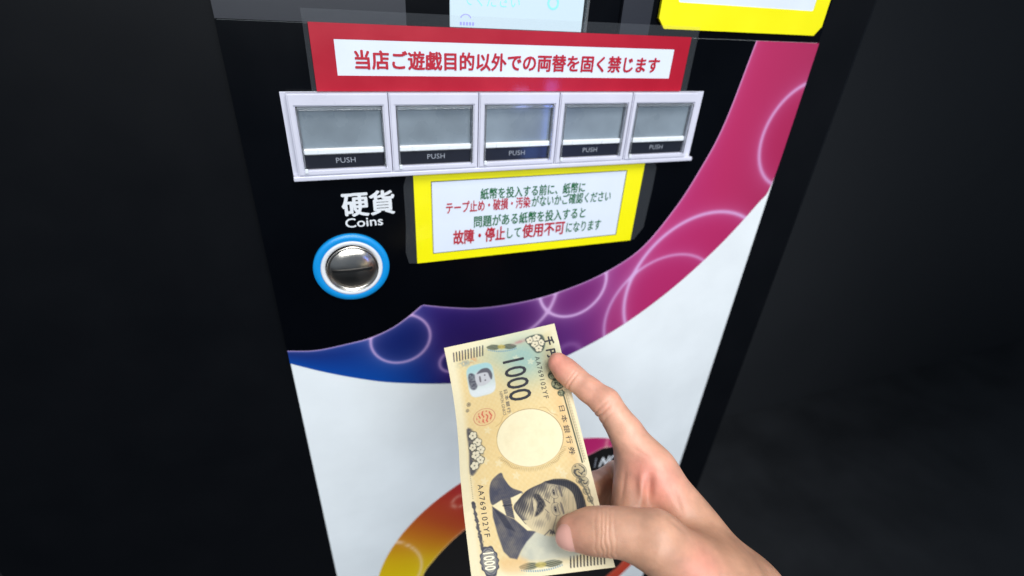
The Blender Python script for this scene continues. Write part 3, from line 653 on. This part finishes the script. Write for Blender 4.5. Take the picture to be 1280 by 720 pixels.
def surface_nets(vol):
    neg = vol < 0; nx, ny, nz = vol.shape
    c = np.zeros((nx - 1, ny - 1, nz - 1), np.uint8)
    offs = [(i, j, k) for i in (0, 1) for j in (0, 1) for k in (0, 1)]
    for i, j, k_ in offs: c += neg[i:nx - 1 + i, j:ny - 1 + j, k_:nz - 1 + k_]
    act = (c > 0) & (c < 8); cells = np.argwhere(act)
    ids = np.full(act.shape, -1, np.int64); ids[act] = np.arange(len(cells))
    acc = np.zeros((len(cells), 3)); cnt = np.zeros(len(cells))
    corner = {o: vol[cells[:, 0] + o[0], cells[:, 1] + o[1], cells[:, 2] + o[2]].astype(float) for o in offs}
    for a in offs:
        for ax in range(3):
            if a[ax] == 0:
                b = list(a); b[ax] = 1; va, vb = corner[a], corner[tuple(b)]
                x = (va < 0) != (vb < 0); t = np.where(x, va / np.where(x, va - vb, 1), 0)
                p = np.tile(np.array(a, float), (len(cells), 1)); p[:, ax] = t
                acc[x] += p[x]; cnt[x] += 1
    verts = cells + acc / cnt[:, None]
    quads = []
    for ax in range(3):
        b, c_ = (ax + 1) % 3, (ax + 2) % 3
        sl0 = [slice(1, -1)] * 3; sl0[ax] = slice(0, -1); sl1 = [slice(1, -1)] * 3; sl1[ax] = slice(1, None)
        n0, n1 = neg[tuple(sl0)], neg[tuple(sl1)]
        for flip in (False, True):
            e = np.argwhere((n0 & ~n1) if not flip else (~n0 & n1))
            if not len(e): continue
            e = e + 1; e[:, ax] -= 1
            def g_(db, dc):
                q = e.copy(); q[:, b] += db; q[:, c_] += dc; return ids[q[:, 0], q[:, 1], q[:, 2]]
            q = np.stack([g_(-1, -1), g_(0, -1), g_(0, 0), g_(-1, 0)], 1)
            quads.append(q[:, ::-1] if flip else q)
    return verts, np.vstack(quads)
V, Q = surface_nets(hand)
V = Bx0 + V * H
Vw = cw(V)
hb = cw(np.array([.150, .205, .280]))
me = bpy.data.meshes.new('hand'); me.from_pydata((Vw - hb).tolist(), [], Q.tolist()); me.update()
bm = bmesh.new(); bm.from_mesh(me)
for _ in range(3): bmesh.ops.smooth_vert(bm, verts=bm.verts, factor=.5, use_axis_x=True, use_axis_y=True, use_axis_z=True)
bmesh.ops.subdivide_edges(bm, edges=bm.edges[:], cuts=1, use_grid_fill=True, smooth=0.0)
for _ in range(2): bmesh.ops.smooth_vert(bm, verts=bm.verts, factor=.5, use_axis_x=True, use_axis_y=True, use_axis_z=True)
bmesh.ops.recalc_face_normals(bm, faces=bm.faces[:])
bm.to_mesh(me); bm.free()
# creases at the joints, in lens-space coordinates of the skin
n = len(me.vertices); co = np.zeros(n * 3); me.vertices.foreach_get('co', co); co = co.reshape(-1, 3)
no = np.zeros(n * 3); me.vertices.foreach_get('normal', no); no = no.reshape(-1, 3)
L_ = (co + hb - CAM) @ C2W                                              # back to lens space
disp = np.zeros(n)
def crease(a, b, f_, depth, wid, wob=0.0, side=None, rmax=.016):
    ax = (b - a); ln = np.linalg.norm(ax); ax = ax / ln; rel_ = L_ - a
    t = rel_ @ ax; rad = np.linalg.norm(rel_ - t[:, None] * ax, axis=1)
    wv = wob * np.sin(L_ @ np.array([700., 500., 300.]))
    m_ = np.exp(-((t - f_ * ln + wv) / wid) ** 2) * (rad < rmax)
    if side is not None:
        rn = (rel_ - t[:, None] * ax) / np.maximum(rad, 1e-6)[:, None]; m_ = m_ * np.clip(rn @ side + .25, 0, 1)
    return -depth * m_
ip = [p for p, r in index]; tp = [p for p, r in thumb]
inn = np.array([-.55, .55, -.6]); inn /= np.linalg.norm(inn)
disp += crease(ip[3], ip[5], .52, .00062, .0007, .0003, inn) + crease(ip[3], ip[5], .66, .0003, .0006, .0003, inn)
disp += crease(ip[1], ip[3], .52, .0007, .0008, .0004, inn) + crease(ip[1], ip[3], .62, .0004, .0007, .0004, inn) + crease(ip[1], ip[3], .40, .0003, .0007, .0004, inn)
toward = np.array([0, 0, -1.])
for f_, dd in ((.52, .00036), (.63, .00026), (.39, .00028), (.79, .00016), (.24, .00014)): disp += crease(tp[2], tp[4], f_, dd, .0005, .00035, toward)
# skin fold running down the web of the hand
fa = J(805, 588, .285)
pu_ = 640 + 620 * L_[:, 0] / L_[:, 2]; pv_ = 360 + 620 * L_[:, 1] / L_[:, 2]
facing = np.clip(-(no @ C2W[:, 2]) * 2, 0, 1) * (L_[:, 2] < .318)
def fold(u0, v0, u1, v1, amount, wid):
    dx, dy = u1 - u0, v1 - v0; h_ = np.clip(((pu_ - u0) * dx + (pv_ - v0) * dy) / (dx * dx + dy * dy), 0, 1)
    return amount * np.sin(np.pi * np.clip(h_ * .9 + .05, 0, 1)) * np.exp(-((np.hypot(pu_ - u0 - h_ * dx, pv_ - v0 - h_ * dy)) / wid) ** 2) * facing
disp += fold(802, 588, 801, 638, .0016, 5.0) + fold(813, 590, 810, 634, -.0019, 5.5) + fold(782, 585, 776, 632, -.0005, 3.0) + fold(790, 560, 812, 572, -.0004, 2.5)
disp += fold(826, 640, 862, 668, -.0005, 3.0) + fold(838, 600, 852, 640, -.0005, 4.0)
co += no * disp[:, None]
me.vertices.foreach_set('co', co.ravel()); me.update()
# skin tone with painted shade: pinker at tips and knuckles, darker low down
pink = np.zeros(n)
for c, r in ((index[-1][0], .012), (index[-2][0], .009), (index[3][0], .008), (index[2][0], .009), (index[1][0] + np.array([.003, -.002, 0]), .008), (i_mcp + np.array([.004, .006, -.01]), .012), (thumb[-1][0], .011), (t_mcp + np.array([.02, .01, -.01]), .012), (fa, .012)):
    pink += .8 * np.exp(-(np.linalg.norm(L_ - c, axis=1) / r) ** 2)
pink = np.clip(pink, 0, 1)[:, None]
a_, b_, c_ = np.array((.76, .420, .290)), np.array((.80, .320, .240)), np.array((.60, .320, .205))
low_shade = np.clip((L_[:, 1] - .106) / .024, 0, 1)[:, None]  # shade painted into the lower hand and thumb, tanner and darker
tone = (a_ * (1 - low_shade) + c_ * low_shade) * (1 - pink) + b_ * pink
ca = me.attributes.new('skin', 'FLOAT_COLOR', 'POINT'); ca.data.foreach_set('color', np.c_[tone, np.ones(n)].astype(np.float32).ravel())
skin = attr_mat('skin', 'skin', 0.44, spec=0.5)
nt = skin.node_tree; pb = nt.nodes['Principled BSDF']
pb.inputs['Subsurface Weight'].default_value = .22; pb.inputs['Subsurface Radius'].default_value = (.006, .0022, .0012); pb.inputs['Subsurface Scale'].default_value = .6
tc = nt.nodes.new('ShaderNodeTexCoord')
n1 = nt.nodes.new('ShaderNodeTexNoise'); n1.inputs['Scale'].default_value = 95; n1.inputs['Detail'].default_value = 6
vo = nt.nodes.new('ShaderNodeTexVoronoi'); vo.inputs['Scale'].default_value = 1000; vo.feature = 'DISTANCE_TO_EDGE'
for x in (n1, vo): nt.links.new(tc.outputs['Object'], x.inputs['Vector'])
mr = nt.nodes.new('ShaderNodeMapRange'); mr.inputs[1].default_value = .3; mr.inputs[2].default_value = .7; mr.inputs[3].default_value = .80; mr.inputs[4].default_value = 1.07
nt.links.new(n1.outputs['Fac'], mr.inputs[0])
mx = nt.nodes.new('ShaderNodeMix'); mx.data_type = 'RGBA'; mx.blend_type = 'MULTIPLY'; mx.inputs[0].default_value = 1
at_n = [x for x in nt.nodes if x.type == 'ATTRIBUTE'][0]
nt.links.new(at_n.outputs['Color'], mx.inputs[6]); nt.links.new(mr.outputs[0], mx.inputs[7]); nt.links.new(mx.outputs[2], pb.inputs['Base Color'])
b1 = nt.nodes.new('ShaderNodeBump'); b1.inputs['Strength'].default_value = .45; b1.inputs['Distance'].default_value = .0006
b2 = nt.nodes.new('ShaderNodeBump'); b2.inputs['Strength'].default_value = .45; b2.inputs['Distance'].default_value = .0002
nt.links.new(n1.outputs['Fac'], b1.inputs['Height']); nt.links.new(vo.outputs['Distance'], b2.inputs['Height']); nt.links.new(b1.outputs[0], b2.inputs['Normal']); nt.links.new(b2.outputs[0], pb.inputs['Normal'])
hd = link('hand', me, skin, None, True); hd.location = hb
tag(hd, 'right hand holding the banknote with thumb and forefinger', 'hand')

# thumbnail: a curved plate bedded in the tip
ta, tb = thumb[-1][0], thumb[-2][0]
axl = (ta - tb) / np.linalg.norm(ta - tb)                                # towards the tip
upv = np.array([-.10, .05, -1.]); upv -= axl * (upv @ axl); upv /= np.linalg.norm(upv)
sdv = np.cross(axl, upv)
nu, nv = 33, 33
G = np.zeros((nu, nv, 3)); nc = np.zeros((nu, nv, 3))
for i in range(nu):
    u = math.sin((i / (nu - 1) * 2 - 1) * math.pi / 2)                       # -1 cuticle .. +1 free edge
    hw_ = max(0.0, 1 - abs(u) ** (2.6 if u < 0 else 3.4)) ** (1 / 2.6)
    for j in range(nv):
        v = (j / (nv - 1) * 2 - 1); an = v * max(hw_, .02) * math.radians(60)
        x = .0004 + .0074 * u + .0004 * (1 - v * v)
        rad = .0092 + .0014 * max(0, -x) / .0141 if x < 0 else .0092 - .36 * x * x / .0092
        edge_ = max(abs(v) ** 6, max(0, -u) ** 8)
        G[i, j] = ta + axl * x + (upv * math.cos(an) + sdv * math.sin(an)) * (rad + .0005 - .0009 * edge_)
        c = np.array((.72, .38, .31)); l = min(.85, max(0, 1.25 - math.hypot((u + 1.0) / .55, v * .95)) * 1.4); c = c * (1 - l) + np.array((.97, .80, .72)) * l  # pale lunula, brightened further as painted glare on the nail
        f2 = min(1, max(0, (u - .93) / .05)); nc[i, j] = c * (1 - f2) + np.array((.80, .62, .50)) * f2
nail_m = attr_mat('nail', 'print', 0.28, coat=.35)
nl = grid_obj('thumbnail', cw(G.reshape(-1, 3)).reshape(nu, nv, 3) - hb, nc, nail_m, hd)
